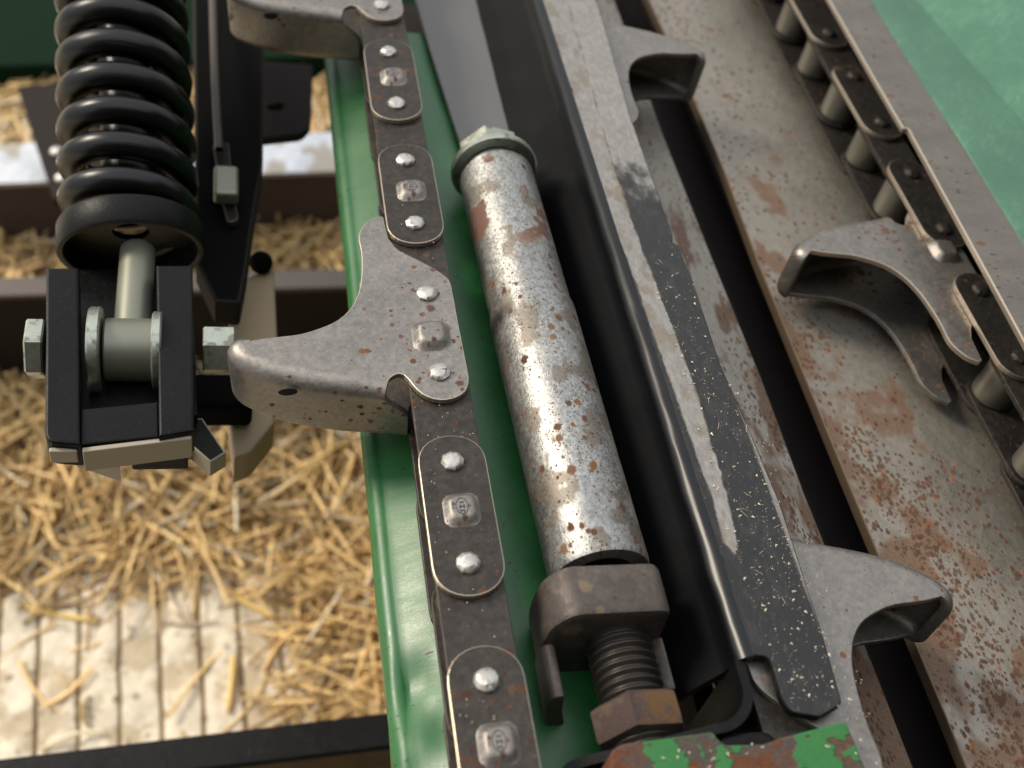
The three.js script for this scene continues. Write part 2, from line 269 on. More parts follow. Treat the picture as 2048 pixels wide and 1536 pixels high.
// ---------------------------------------------------------------- machine frame: a right, n out of the chain plane, b along the chain towards the viewer (mm)
const AX = new THREE.Vector3(0.97815, -0.20696, 0.01985), NX = new THREE.Vector3(0.20791, 0.97368, -0.09338), BX = new THREE.Vector3(0, 0.09547, 0.99543), ORG = new THREE.Vector3(0, 0.62, 0);
const QM = new THREE.Quaternion().setFromRotationMatrix(new THREE.Matrix4().makeBasis(AX, NX, BX));
const AL = new THREE.Vector3(0.99452, -0.10405, 0.00998), NL = new THREE.Vector3(0.10453, 0.98998, -0.09494), ROLL = Math.PI / 30; // the left chain lies 6 degrees flatter
const QL = new THREE.Quaternion().setFromRotationMatrix(new THREE.Matrix4().makeBasis(AL, NL, BX));
const used = {};
const numbered = (n) => { const k = used[n] = (used[n] ?? -1) + 1; return k ? `${n}_${String(k).padStart(3, '0')}` : n; };
const world = (a, n, b, left) => ORG.clone().addScaledVector(left ? AL : AX, a / 1000).addScaledVector(left ? NL : NX, n / 1000).addScaledVector(BX, b / 1000);
function shade(m) { m.castShadow = true; m.receiveShadow = true; return m; }
function thing(name, label, category, base, group, left) { // base in machine mm
  const g = new THREE.Group(); g.name = numbered(name); g.position.copy(world(...base, left)); g.quaternion.copy(left ? QL : QM);
  g.userData = { label, category }; if (group) g.userData.group = group;
  g.base = base; g.roll = 0; scene.add(g); return g;
}
function part(root, name, geo, mat, parent = root, label) { // geo in machine mm
  const g = geo.clone(); if (root.roll) g.rotateZ(-root.roll); g.translate(-root.base[0], -root.base[1], -root.base[2]); g.scale(0.001, 0.001, 0.001);
  const m = shade(new THREE.Mesh(g, mat)); m.name = name; if (label) m.userData.label = label; parent.add(m); return m;
}
function boxUV(g, S) { // texture coordinates from the face direction, S mm a tile
  if (g.index) g = g.toNonIndexed();
  const p = g.attributes.position, n = p.count, uv = new Float32Array(n * 2), A = new THREE.Vector3(), B = new THREE.Vector3(), C = new THREE.Vector3();
  for (let i = 0; i < n; i += 3) {
    A.fromBufferAttribute(p, i); B.fromBufferAttribute(p, i + 1); C.fromBufferAttribute(p, i + 2);
    const N = B.clone().sub(A).cross(C.clone().sub(A)), x = Math.abs(N.x), y = Math.abs(N.y), z = Math.abs(N.z);
    [A, B, C].forEach((q, k) => { const o = (i + k) * 2; if (y >= x && y >= z) { uv[o] = q.x / S; uv[o + 1] = q.z / S; } else if (x >= z) { uv[o] = q.y / S + 0.37; uv[o + 1] = q.z / S; } else { uv[o] = q.x / S; uv[o + 1] = q.y / S + 0.53; } });
  }
  g.setAttribute('uv', new THREE.BufferAttribute(uv, 2)); return g;
}
function mapUV(g, a0, a1, b0, b1) { const p = g.attributes.position, uv = new Float32Array(p.count * 2); for (let i = 0; i < p.count; i++) { uv[2 * i] = (p.getX(i) - a0) / (a1 - a0); uv[2 * i + 1] = (p.getZ(i) - b0) / (b1 - b0); } g.setAttribute('uv', new THREE.BufferAttribute(uv, 2)); return g; }
function roundPoly(pts, r0 = 0, seg = 5) { // corners [x, y, radius]
  const out = [], n = pts.length;
  for (let i = 0; i < n; i++) {
    const p = pts[i], a = pts[(i + n - 1) % n], c = pts[(i + 1) % n], r = p[2] ?? r0;
    if (!r) { out.push([p[0], p[1]]); continue; }
    const la = Math.hypot(a[0] - p[0], a[1] - p[1]), lc = Math.hypot(c[0] - p[0], c[1] - p[1]), d = Math.min(r, la * 0.49, lc * 0.49);
    const s = [p[0] + (a[0] - p[0]) * d / la, p[1] + (a[1] - p[1]) * d / la], e = [p[0] + (c[0] - p[0]) * d / lc, p[1] + (c[1] - p[1]) * d / lc];
    for (let k = 0; k <= seg; k++) { const t = k / seg, u = 1 - t; out.push([u * u * s[0] + 2 * u * t * p[0] + t * t * e[0], u * u * s[1] + 2 * u * t * p[1] + t * t * e[1]]); }
  }
  return out;
}
const spline = (pts, n, closed = false) => new THREE.CatmullRomCurve3(pts.map(([x, y]) => new THREE.Vector3(x, 0, y)), closed, 'centripetal').getPoints(n).map((v) => [v.x, v.z]);
function plate(pts, top, th, bev = 0.4, S = 160, holes = []) { // outline in (a, b), upper face at n = top
  const sh = new THREE.Shape(pts.map(([a, b]) => new THREE.Vector2(a, -b)));
  for (const h of holes) sh.holes.push(new THREE.Path(h.map(([a, b]) => new THREE.Vector2(a, -b))));
  const g = new THREE.ExtrudeGeometry(sh, { depth: th - 2 * bev, bevelEnabled: bev > 0, bevelThickness: bev, bevelSize: bev, bevelOffset: -bev, bevelSegments: 2, curveSegments: 6 });
  g.rotateX(-Math.PI / 2); g.translate(0, top - th + bev, 0);
  const gr = g.groups.map((q) => ({ ...q })), u = boxUV(g, S); u.clearGroups(); gr.forEach((q) => u.addGroup(q.start, q.count, q.materialIndex)); return u;
}
function section(pts, b0, b1, bev = 0.4, S = 160) { // closed outline in (a, n), drawn out along b
  const g = new THREE.ExtrudeGeometry(new THREE.Shape(pts.map(([a, n]) => new THREE.Vector2(a, n))), { depth: b1 - b0 - 2 * bev, bevelEnabled: bev > 0, bevelThickness: bev, bevelSize: bev, bevelOffset: -bev, bevelSegments: 2 });
  g.translate(0, 0, b0 + bev); g.clearGroups(); return boxUV(toCreasedNormals(g, 0.6), S);
}
function lathe(prof, seg = 40, S = 160) { // [radius, height] along +n
  const g = new THREE.LatheGeometry(prof.map(([r, h]) => new THREE.Vector2(r, h)), seg); return S ? boxUV(toCreasedNormals(g, 0.7), S) : g;
}
const alongB = (g) => g.rotateX(Math.PI / 2); // n axis turned to b
const rbox = (w, h, d, r, S = 160) => boxUV(new RoundedBoxGeometry(w, h, d, 3, r), S);
function grid(nu, nv, f, S, uvf) { // surface from f(i/nu, j/nv)
  const p = [], uv = [], ix = [];
  for (let j = 0; j <= nv; j++) for (let i = 0; i <= nu; i++) { const q = f(i / nu, j / nv); p.push(...q); uv.push(...(uvf ? uvf(q, i / nu, j / nv) : [q[0] / S, q[2] / S])); }
  for (let j = 0; j < nv; j++) for (let i = 0; i < nu; i++) { const a = j * (nu + 1) + i; ix.push(a, a + 1, a + nu + 1, a + 1, a + nu + 2, a + nu + 1); }
  const g = new THREE.BufferGeometry(); g.setAttribute('position', new THREE.Float32BufferAttribute(p, 3)); g.setAttribute('uv', new THREE.Float32BufferAttribute(uv, 2)); g.setIndex(ix); g.computeVertexNormals(); return g;
}
function slab(nu, nv, f, fin, S, uvf) { // a sheet with thickness: outer f, inner fin, joined round the rim
  const o = grid(nu, nv, f, S, uvf), q = grid(nu, nv, fin, S, uvf); const strip = (fa, fb, n) => grid(n, 1, (u, v) => v < 0.5 ? fa(u) : fb(u), S, (w) => [(w[0] + w[1]) / S, (w[2] + w[1]) / S]);
  return mergeGeometries([o, q, strip((u) => f(u, 0), (u) => fin(u, 0), nu), strip((u) => f(u, 1), (u) => fin(u, 1), nu), strip((v) => f(0, v), (v) => fin(0, v), nv), strip((v) => f(1, v), (v) => fin(1, v), nv)]);
}
function tubeAlong(pts, r, seg = 60, rad = 10, S = 160) { return new THREE.TubeGeometry(new THREE.CatmullRomCurve3(pts.map((p) => new THREE.Vector3(...p))), seg, r, rad, false); }
const P = 41.4;

// ---------------------------------------------------------------- ground, straw
const kind = (m, k) => { m.userData.kind = k; return m; };
{
  const ribs = 60, per = 9, sp = 0.0352, x0 = -1.35, tilt = 0.035, xs = [];
  for (let i = 0; i < ribs; i++) for (const [o, h] of [[0, -0.009], [0.0016, -0.0088], [0.0019, -0.0008], [0.0028, 0], [0.012, 0.0002], [0.022, 0.0003], [0.0324, 0], [0.0333, -0.0008], [0.0337, -0.0088]]) xs.push([x0 + i * sp + o, h]);
  const nv = 300, z0 = -2.1, z1 = 0.75;
  const g = grid(xs.length - 1, nv, (u, v) => {
    const [x, h] = xs[Math.round(u * (xs.length - 1))], z = z0 + (z1 - z0) * v;
    const w = 0.0007 * (vn(z * 40 + 200, Math.floor(x / sp) + 60, 256) - 0.5) * 2, chip = smooth(0.55, 0.85, vn(x * 70 + 300, z * 70 + 300, 256)) * 0.0016 * (h < -0.002 ? 0 : 1);
    return [x + tilt * (z + 0.1) + w, h - chip + 0.002 * (vn(x * 9 + 50, z * 9 + 50, 256) - 0.5), z];
  }, 0.45);
  const m = shade(new THREE.Mesh(g, M.concrete)); m.name = 'ground'; kind(m, 'structure'); m.userData.label = 'pale grooved concrete floor'; scene.add(m);
  const dirt = shade(new THREE.Mesh(new THREE.PlaneGeometry(2.2, 2.8).rotateX(-Math.PI / 2), plain(0x8f7757, 0.95))); dirt.position.set(-0.3, -0.0042, -0.68); dirt.name = 'groove_dirt'; kind(dirt, 'structure'); dirt.userData.label = 'brown dirt lying in the grooves of the floor'; scene.add(dirt);
  // wide floor around it, a little lower, out to the horizon of the picture
  const far = shade(new THREE.Mesh(new THREE.PlaneGeometry(16, 16).rotateX(-Math.PI / 2), M.concrete)); far.geometry.attributes.uv.array.forEach((v, i, a) => { a[i] = v * 30; });
  far.position.y = -0.022; far.name = 'outer_floor'; kind(far, 'structure'); far.userData.label = 'concrete floor beyond the grooved part'; scene.add(far);
}
function strawGeo(seed, len, r) { // one bent, slightly flattened stalk lying along x
  const g = mulberry(seed), b = (g() - 0.5) * 0.07, c = (g() - 0.5) * 0.05, n = 4, p = [], ix = [];
  for (let i = 0; i <= n; i++) { const t = i / n - 0.5; for (let k = 0; k < 5; k++) { const an = k / 5 * Math.PI * 2; p.push(t * len, len * c * (1 - 4 * t * t) + Math.sin(an) * r * 0.7 + r, len * b * (1 - 4 * t * t) + Math.cos(an) * r * (0.85 + 0.15 * g())); } }
  for (let i = 0; i < n; i++) for (let k = 0; k < 5; k++) { const a = i * 5 + k, q = i * 5 + (k + 1) % 5; ix.push(a, q, a + 5, q, q + 5, a + 5); }
  const q = new THREE.BufferGeometry(); q.setAttribute('position', new THREE.Float32BufferAttribute(p, 3)); q.setIndex(ix); q.computeVertexNormals(); return q;
}
const strawMat = new THREE.MeshPhysicalMaterial({ color: 0xffffff, roughness: 0.5, sheen: 0.2 });
{
  const g = mulberry(991), shapes = [0, 1, 2, 3, 4].map((i) => strawGeo(100 + i, [0.14, 0.11, 0.17, 0.06, 0.12][i], [0.0013, 0.0009, 0.0015, 0.0008, 0.0018][i]));
  const lists = shapes.map(() => []), V = new THREE.Vector3(), Q = new THREE.Quaternion(), E = new THREE.Euler(), S = new THREE.Vector3();
  // edge of the swept part of the floor, in x for each z
  const edge = [[-0.4051,-0.2244],[-0.3657,-0.2384],[-0.3247,-0.237],[-0.2696,-0.223],[-0.2146,-0.2193],[-0.1863,-0.2462],[-0.1495,-0.2297],[-0.1338,-0.1758],[-0.1282,-0.1168],[-0.123,-0.0613],[-0.1187,-0.0009]];
  const inClear = (x, z) => { // distance into the swept patch (positive = swept)
    if (x < edge[4][0]) { let k = 0; while (k < 4 && edge[k + 1][0] < x) k++; const t = (x - edge[k][0]) / (edge[k + 1][0] - edge[k][0]); return z - lerp(edge[k][1], edge[k + 1][1], Math.max(0, t)); }
    let d = 9; for (let k = 4; k < edge.length - 1; k++) { const [ax, az] = edge[k], [bx, bz] = edge[k + 1], L = Math.hypot(bx - ax, bz - az), s = ((x - ax) * (bz - az) - (z - az) * (bx - ax)) / L; const t = ((x - ax) * (bx - ax) + (z - az) * (bz - az)) / L / L; if (t > -0.3 && t < 1.3) d = Math.min(d, -s); } return d === 9 ? (z > edge[6][1] ? -1 : -1) : d;
  };
  let made = 0, tries = 0;
  while (made < 40000 && tries++ < 190000) {
    const x = -0.85 + g() * 1.15, z = -1.75 + g() * 2.2, c = inClear(x, z);
    const far = z < -0.9 ? 0.45 : 1, p = c > 0 ? 0.006 + 0.4 * Math.exp(-c / 0.016) : Math.min(1, 0.45 - c * 6); if (g() > p * far) continue;
    const deep = c > 0 ? 0.001 : Math.min(0.05, -c * 0.35 + 0.004), k = Math.floor(g() * 5), lay = g();
    V.set(x, 0.0005 + lay * deep, z); E.set((g() - 0.5) * 0.5, g() * Math.PI * 2, (g() - 0.5) * (c > 0 ? 0.06 : 0.55)); Q.setFromEuler(E); const sc = 0.55 + g() * 0.7; S.set(sc * (c > 0.02 ? 0.4 : 1), 0.8 + g() * 0.6, 0.8 + g() * 0.5);
    lists[k].push([new THREE.Matrix4().compose(V, Q, S), g(), g()]); made++;
  }
  const root = new THREE.Group(); root.name = 'straw_litter'; root.userData = { label: 'loose golden straw scattered over the concrete floor', category: 'straw', kind: 'stuff' }; scene.add(root);
  const col = new THREE.Color();
  shapes.forEach((s, k) => {
    const im = new THREE.InstancedMesh(s, strawMat, lists[k].length); im.name = 'straw'; im.userData.kind = 'stuff'; im.castShadow = im.receiveShadow = true;
    lists[k].forEach(([m, r, q], i) => { im.setMatrixAt(i, m); const l = 0.48 + 0.68 * r; if (q > 0.9) col.setRGB(0.78 * l, 0.68 * l, 0.48 * l); else if (q < 0.16) col.setRGB(0.38 * l, 0.23 * l, 0.09 * l); else col.setRGB(0.88 * l, 0.62 * l, 0.27 * l); im.setColorAt(i, col); });
    root.add(im);
  });
  // three single stalks on the swept concrete
  [[[[-0.3493,-0.1869]], -0.36, 0.075, 'single dry straw stalk on bare concrete, leftmost of the three'], [[[-0.1755,-0.1648]], -0.62, 0.045, 'short yellow straw stalk on bare concrete, nearest the straw pile'], [[[-0.1977,-0.0959]], 1.45, 0.05, 'yellow straw stalk on bare concrete pointing up the grooves']].forEach(([[c], tu, len, label], i) => {
    const m = shade(new THREE.Mesh(strawGeo(300 + i, len, 0.0028), plain(0xe0c070, 0.5))); m.name = numbered('straw_stalk'); m.position.set(c[0], 0.0005, c[1]); m.rotation.y = tu; m.userData = { label, category: 'straw', group: 'single stalks on the swept concrete' }; scene.add(m);
  });
}
// ---------------------------------------------------------------- unseen panels added behind the viewer to keep the sky off facing surfaces
{
  const root = new THREE.Group(); root.name = 'sky_blocker'; root.userData = { label: 'unseen dark panels added behind and beside the viewer to block the sky', category: 'sky_blocker' }; root.position.set(0, 0, 1.5); scene.add(root);
  const add = (n, w, h, d, x, y, z) => { const m = shade(new THREE.Mesh(new THREE.BoxGeometry(w, h, d), M.sky_blocker)); m.name = n; m.position.set(x, y, z); root.add(m); };
  add('back_blocker', 5, 2.9, 0.08, 0.9, 1.45, -0.45); add('side_blocker', 0.08, 2.9, 2.4, 2.6, 1.45, -0.85);
}
// ---------------------------------------------------------------- steel beams under the machine
function beam(name, label, e0, e1, w, y0, y1, mat, r = 0.004, topMat) { // near top edge from e0 to e1 (x, z), top at y1; topMat: a paler top plate, light from above put into its colour
  const dx = e1[0] - e0[0], dz = e1[1] - e0[1], L = Math.hypot(dx, dz), root = new THREE.Group(); root.name = numbered(name);
  root.position.set((e0[0] + e1[0]) / 2 + dz / L * w / 2, y0, (e0[1] + e1[1]) / 2 - dx / L * w / 2); root.rotation.y = -Math.atan2(dz, dx); root.userData = { label, category: 'beam' }; scene.add(root);
  const tp = topMat ? 0.006 : 0, h = y1 - y0 - tp, web = shade(new THREE.Mesh(boxUV(new RoundedBoxGeometry(L + 0.7, h, w - 2 * tp * 0.3, 3, r), 0.4), mat)); web.name = 'web'; web.position.y = h / 2; root.add(web);
  if (topMat) { const m = shade(new THREE.Mesh(boxUV(new RoundedBoxGeometry(L + 0.7, tp, w, 3, 0.0015), 0.4), topMat)); m.name = 'top_plate'; m.position.y = h + tp / 2; root.add(m); }
  return root;
}
{
  const [p, q] = [[-0.3917,-0.6067],[-0.0515,-0.5697]]; beam('steel_beam', 'galvanised steel beam on the straw behind the spring, sky brightness put into its pale top', p, q, 0.058, 0, 0.13, M.beamWeb, 0.004, M.galv);
  const [r, s] = [[-0.3614,-0.4224],[-0.0561,-0.3837]]; beam('steel_beam', 'dark steel beam with a narrow paler top on the straw just behind the clevis', r, s, 0.022, 0.0, 0.17, M.brownBlack, 0.003, M.duskSteel);
  const [t, u] = [[-0.2743,0.0447],[-0.0492,0.0531]]; const b = beam('frame_bar', 'black frame bar crossing the bottom left corner over the floor', [t[0], t[1] + 0.022], [u[0], u[1] + 0.022], 0.022, 0.25, 0.3, M.dark, 0.003); b.userData.category = 'bar';
  const [v, w] = [[-0.4333,-0.8586],[-0.0515,-0.815]]; const c = beam('green_crossbeam', 'green cross beam behind the top of the coil spring, shade put into its dark colour', v, w, 0.35, 0.03, 0.075, M.shadedGreen); c.userData.category = 'beam';  // overhead shade is put into this beam's dark colour
}
{ // flat dark plate behind the spring with two bright bolt heads
  const pts = [[-0.3559,-0.6665],[-0.2256,-0.6619],[-0.1956,-0.4883],[-0.3105,-0.5049]], root = new THREE.Group(); root.name = 'backing_plate'; root.userData = { label: 'dark brown steel plate behind the coil spring with two bright bolt heads', category: 'plate' }; root.position.set(pts[3][0], 0.2, pts[3][1]); scene.add(root);
  const g = plate(pts.map(([x, z]) => [(x - pts[3][0]) * 1000, (z - pts[3][1]) * 1000]), 0, 10, 0.8, 300); g.scale(0.001, 0.001, 0.001); const m = shade(new THREE.Mesh(g, M.brownBlack)); m.name = 'plate'; root.add(m);
  for (const [x, z] of [[-0.3111,-0.5665],[-0.3044,-0.5304]]) { const h = lathe([[0, 4], [3.5, 3.6], [5.5, 2], [6, -1]], 20); h.scale(0.001, 0.001, 0.001); const q = shade(new THREE.Mesh(h, M.rivet)); q.name = 'bolt_head'; q.position.set(x - pts[3][0], 0, z - pts[3][1]); root.add(q); }
}
// ---------------------------------------------------------------- green channel floor under the left chain
{
  const t = thing('green_rail', 'green painted sheet metal rail with a rolled edge beneath the left gathering chain', 'rail', [-20, -110, 0]);
  const prof = []; for (let n = -112; n < -54; n += 6) prof.push([-23 + 9 * (-54 - n) / 58, n]); for (let k = 0; k <= 8; k++) { const an = k / 8 * Math.PI / 2; prof.push([-17 - 6 * Math.cos(an), -53 + 6 * Math.sin(an)]); } for (const a of [-14.5, -12, -9, -6, -3, 0, 4, 8, 13, 20, 30, 42, 58]) prof.push([a, -47 + 12 * Math.sin(Math.min(1, (a + 17) / 30) * Math.PI / 2)]);
  const nb = 150, dent = (a, b) => -3.2 * Math.exp(-(((a + 13) / 7) ** 2) - ((b - 143) / 9) ** 2) - 2.6 * Math.exp(-(((a + 4) / 8) ** 2) - ((b - 158) / 10) ** 2) + 1.6 * Math.exp(-(((a + 16) / 6) ** 2) - ((b - 165) / 8) ** 2) + 0.5 * (vn(a * 0.06 + 40, b * 0.03 + 40, 256) - 0.5) * 2;
  const f = (th) => (u, v) => { const [a, n] = prof[Math.round(u * (prof.length - 1))], b = -240 + 580 * v, d = dent(a, b); const side = n < -50; return [a + (side ? th : 0) + (n < -46 ? -d * 0.7 : 0), n - (side ? 0 : th) + (n > -60 ? d : 0), b]; };
  part(t, 'sheet', slab(prof.length - 1, nb, f(0), f(2), 150, (q) => [(q[0] - q[1]) / 150, q[2] / 150]), M.green);
}
{ // bare grey inner sheet
  const t = thing('inner_plate', 'bare grey steel sheet behind the zinc bolt head', 'plate', [60, -38, -250]);
  part(t, 'sheet', plate([[22, -460], ...[[28.2,-266.1],[30.6,-217.1],[35.2,-155.9]], [39, -112], [64, -112], [64, -460]], -30, 3, 0.5, 220), [M.grey, M.grey]);
}
// ---------------------------------------------------------------- gathering chains
const oblong = (ca, cb, len, hw) => { const p = []; for (let k = 0; k <= 14; k++) { const an = Math.PI * k / 14; p.push([ca + Math.cos(an) * hw, cb + len / 2 + Math.pow(Math.sin(an), 0.9) * hw]); } for (let k = 0; k <= 14; k++) { const an = Math.PI + Math.PI * k / 14; p.push([ca + Math.cos(an) * hw, cb - len / 2 - Math.pow(-Math.sin(an) + 1e-9, 0.9) * hw]); } return p; };
const rivetShapes = [1, 2, 3].map((s) => { const g0 = new THREE.LatheGeometry([[0, 2.5], [2.4, 2.45], [3.4, 1.9], [4.1, 1.0], [4.3, 0.4], [4.3, -0.3]].map(([r, h]) => new THREE.Vector2(r, h)), 7 + s); const r = mulberry(s * 77), p = g0.attributes.position; for (let i = 0; i < p.count; i++) if (p.getY(i) > 1) p.setY(i, p.getY(i) - 0.5 * r() * (Math.hypot(p.getX(i), p.getZ(i)) > 1 ? 1 : 0)); return boxUV(toCreasedNormals(g0, 0.45), 60); });
const bossShape = (w, d, h) => grid(12, 12, (u, v) => { const x = u * 2 - 1, y = v * 2 - 1, e = Math.max(Math.pow(Math.pow(Math.abs(x), 4) + Math.pow(Math.abs(y), 4), 0.25), 0); return [x * w / 2, h * smooth(1.0, 0.55, e) - 0.15, y * d / 2]; }, 90);
const bossA = bossShape(15, 16, 3.4), bossB = bossShape(13, 14, 2.6);
let rivN = 0, chainR = null;
function rivet(root, parent, a, n, b) { const g = rivetShapes[rivN++ % 3].clone(); g.rotateY(rivN * 1.7); g.translate(a, n, b); part(root, 'rivet_head', g, root === chainR ? M.chain : M.rivet, parent); }
function lug(root, ca, cb, sx, sb, dn = 0, rb = cb) { // folded crop lug: two plates joined by a flange along its working face
  const Z = (g) => g.translate(0, dn, 0), tr = ([a, b]) => [ca + sx * a, cb + sb * (b - 20.7)];
  const fold = spline([[-18.9,43.7],[-24.4,41.8],[-32.5,39.7],[-41.5,37.5],[-50.4,34.8],[-58.5,31.4],[-64.7,27.7],[-68.7,24.9],[-70.6,22.7],[-71.2,21.2],[-70.3,20.2]], 40);
  const rim = [...spline([[-70.3,20.2],[-64.6,19.1],[-57.2,18.4],[-49.8,17.7],[-42.2,15.2],[-35.3,11.5],[-29.8,5.2],[-26.1,-3.6],[-24.3,-13.9],[-23.6,-25.5],[-24,-34.5],[-22.6,-39.6],[-19.1,-44.9],[-14.7,-47.5]], 36), ...[[-12.9,-46.5],[-12.6,-40.8],[-12,-33.4],[-9.7,-27.9]], ...spline([[-7.9,-25.4],[1.5,-17.4],[7.3,-11.5],[10,-7.3],[10.5,-0.2],[10.6,14.9],[10.8,28.1],[11,42]], 24), ...spline([[11,43.8],[10.5,46.9],[8.7,50.9],[5.6,53.3],[1.4,54.4],[-3.1,53.7],[-7,51],[-9.7,47.2],[-11.2,43.9],[-12.8,41.3]], 18), ...spline([[-12.8,41.3],[-14.6,40.4],[-16.7,41.2],[-18.3,42.6],[-18.9,43.7]], 8)];
  const grown = fold.map((p, i) => { const a = fold[Math.max(0, i - 1)], c = fold[Math.min(fold.length - 1, i + 1)], l = Math.hypot(c[0] - a[0], c[1] - a[1]); return [p[0] + 0.37 * (c[1] - a[1]) / l, p[1] - 0.37 * (c[0] - a[0]) / l]; });
  const outline = [...rim.slice(0, -1), ...grown.slice(0, -1)].map(tr); // the plate runs on under the start of the fold
  const top = part(root, 'lug_plate', plate(outline, dn, 2.5, 0.35), [M.lug, sx * sb > 0 && sx < 0 ? M.lug : M.edge], root, 'pale hooked lug plate with rust flecks');
  part(root, 'lug_plate', plate(outline, dn - 27.5, 2.5, 0.45), [M.lug, M.lug]);
  const H = 30, r = 6, T = 2.4, prof = [], pin = [];
  for (let k = 0; k <= 7; k++) { const p = k / 7 * Math.PI / 2; prof.push([r * Math.sin(p), -r + r * Math.cos(p)]); pin.push([(r - T) * Math.sin(p), -r + (r - T) * Math.cos(p)]); }
  for (let k = 1; k < 6; k++) { const n = -r - (H - 2 * r) * k / 6; prof.push([r, n]); pin.push([r - T, n]); }
  for (let k = 0; k <= 7; k++) { const p = k / 7 * Math.PI / 2; prof.push([r * Math.cos(p), -(H - r) - r * Math.sin(p)]); pin.push([(r - T) * Math.cos(p), -(H - r) - (r - T) * Math.sin(p)]); }
  const F = (pr) => (u, v) => {
    const i = Math.min(fold.length - 1, Math.round(u * (fold.length - 1))), p = fold[i], a = fold[Math.max(0, i - 1)], c = fold[Math.min(fold.length - 1, i + 1)], l = Math.hypot(c[0] - a[0], c[1] - a[1]), tx = (c[0] - a[0]) / l, tb = (c[1] - a[1]) / l;
    const [o, n] = pr[Math.round(v * (pr.length - 1))], e = 9 * smooth(-3, -16, n) * Math.max(0, 1 - u / 0.22), k = Math.min(1, (1 - u) / 0.03 + 0.55), [x, b] = tr([p[0] + tb * o * k + e, p[1] - tx * o * k]); return [x, n, b];
  };
  const fl = part(root, 'lug_flange', Z(slab(fold.length - 1, prof.length - 1, F(prof), F(pin), 160, (q) => [q[0] / 160, (q[2] - q[1]) / 160])), M.lug);
  if (sb > 0) for (const [a, n] of [[-55.4,-5.1],[-30.1,-11.6]]) { const g = new THREE.SphereGeometry(1, 14, 8).scale(3.6, 2.0, 0.5); const [x, b] = tr([a, [[-41.5,37.5]][0][1] + r + (a < -40 ? -1.9 : 0.9)]); g.translate(x, n + dn, b); part(root, 'drain_hole', g, M.hole, fl); }
  for (const b of [0, P]) { const [x, z] = tr([0.4, b]); rivet(root, top, x, dn, z); }
  const [x, z] = tr([[-0.6,22.5]][0]); const bg = bossA.clone(); bg.translate(x, dn, z); part(root, 'boss', bg, M.lug, top); // worn square boss
}
const makersMark = (() => { // pressed oval with letters on the link boss
  const bx = (w, d, x, z) => new THREE.BoxGeometry(w, 0.25, d).translate(x, 0, z), L = [];
  const ring = new THREE.TorusGeometry(2.6, 0.16, 5, 28).rotateX(Math.PI / 2).scale(0.78, 1, 1.25); L.push(ring.toNonIndexed());
  for (const q of [bx(0.3, 1.5, -0.7, 0.2), bx(0.3, 1.5, 0.7, 0.2), bx(1.4, 0.3, 0, 0.2), bx(1.5, 0.3, 0, -1.4), bx(1.5, 0.3, 0, 1.8), bx(0.3, 0.8, 0.6, 2.2), bx(0.3, 0.8, -0.6, 2.2), bx(1, 0.22, -3, -0.8), bx(1, 0.22, -3, 0), bx(1, 0.22, -3, 0.8)]) L.push(q.toNonIndexed());
  L.forEach((g) => g.deleteAttribute('uv')); return mergeGeometries(L);
})();
function chainRun(root, ca, b0, k0, k1, lugs, sx, sb, full, inner = false) { // inner: the lugs sit in the inner links
  for (let k = k0; k <= k1; k++) {
    const b = b0 + k * P, even = (((k % 2) + 2) % 2 === 0) !== inner, c = b + P / 2;
    part(root, 'roller', lathe([[0, -24.6], [8.9, -24.6], [9.6, -24], [9.6, -6], [8.9, -5.4], [0, -5.4]], 28, 0).translate(ca, 0, b), M.roller);
    if (lugs.includes(k)) { lug(root, inner ? ca - 4 : ca, inner ? c - 6 : c, sx, sb, inner ? -2.65 : 0); continue; }
    if (even) {
      const o = part(root, 'outer_link', plate(oblong(ca, c, P, 11.9), 0, 2.5, 0.32), [M.chain, M.edge]);
      part(root, 'outer_link', plate(oblong(ca, c, P, 11.9), -27.5, 2.5, 0.45), [M.chain, M.chain]);
      if (full) { const bg = bossB.clone(); bg.translate(ca + 0.6, 0, c - 0.5); const bo = part(root, 'boss', bg, M.lug, o); const mk = makersMark.clone(); mk.translate(ca + 0.6, 2.42, c - 0.5); part(root, 'makers_mark', mk, M.hole, o); }
      rivet(root, o, ca, 0, b); rivet(root, o, ca, 0, b + P);
    } else {
      part(root, 'inner_link', plate(oblong(ca, c, P, 11.2), -2.65, 2.5, 0.4), [M.chain, M.chain]);
      part(root, 'inner_link', plate(oblong(ca, c, P, 11.2), -24.85, 2.5, 0.4), [M.chain, M.chain]);
    }
  }
}
const chainL = thing('gathering_chain', 'roller chain with hooked steel lugs lying over the green rail', 'chain', [0, -30, 100], 'gathering chains', true);
chainRun(chainL, 0, 0, -10, 6, [-6, 0], 1, 1, true);
chainL.roll = ROLL; chainRun(chainL, 97, 122.9, -12, 2, [-8, 0], -1, -1, false);
chainR = thing('gathering_chain', 'roller chain with open rollers half hidden under the rusty strip', 'chain', [252, -30, 0], 'gathering chains');
chainRun(chainR, 257, -52.4, -8, 6, [0], 1, -1, false, true);
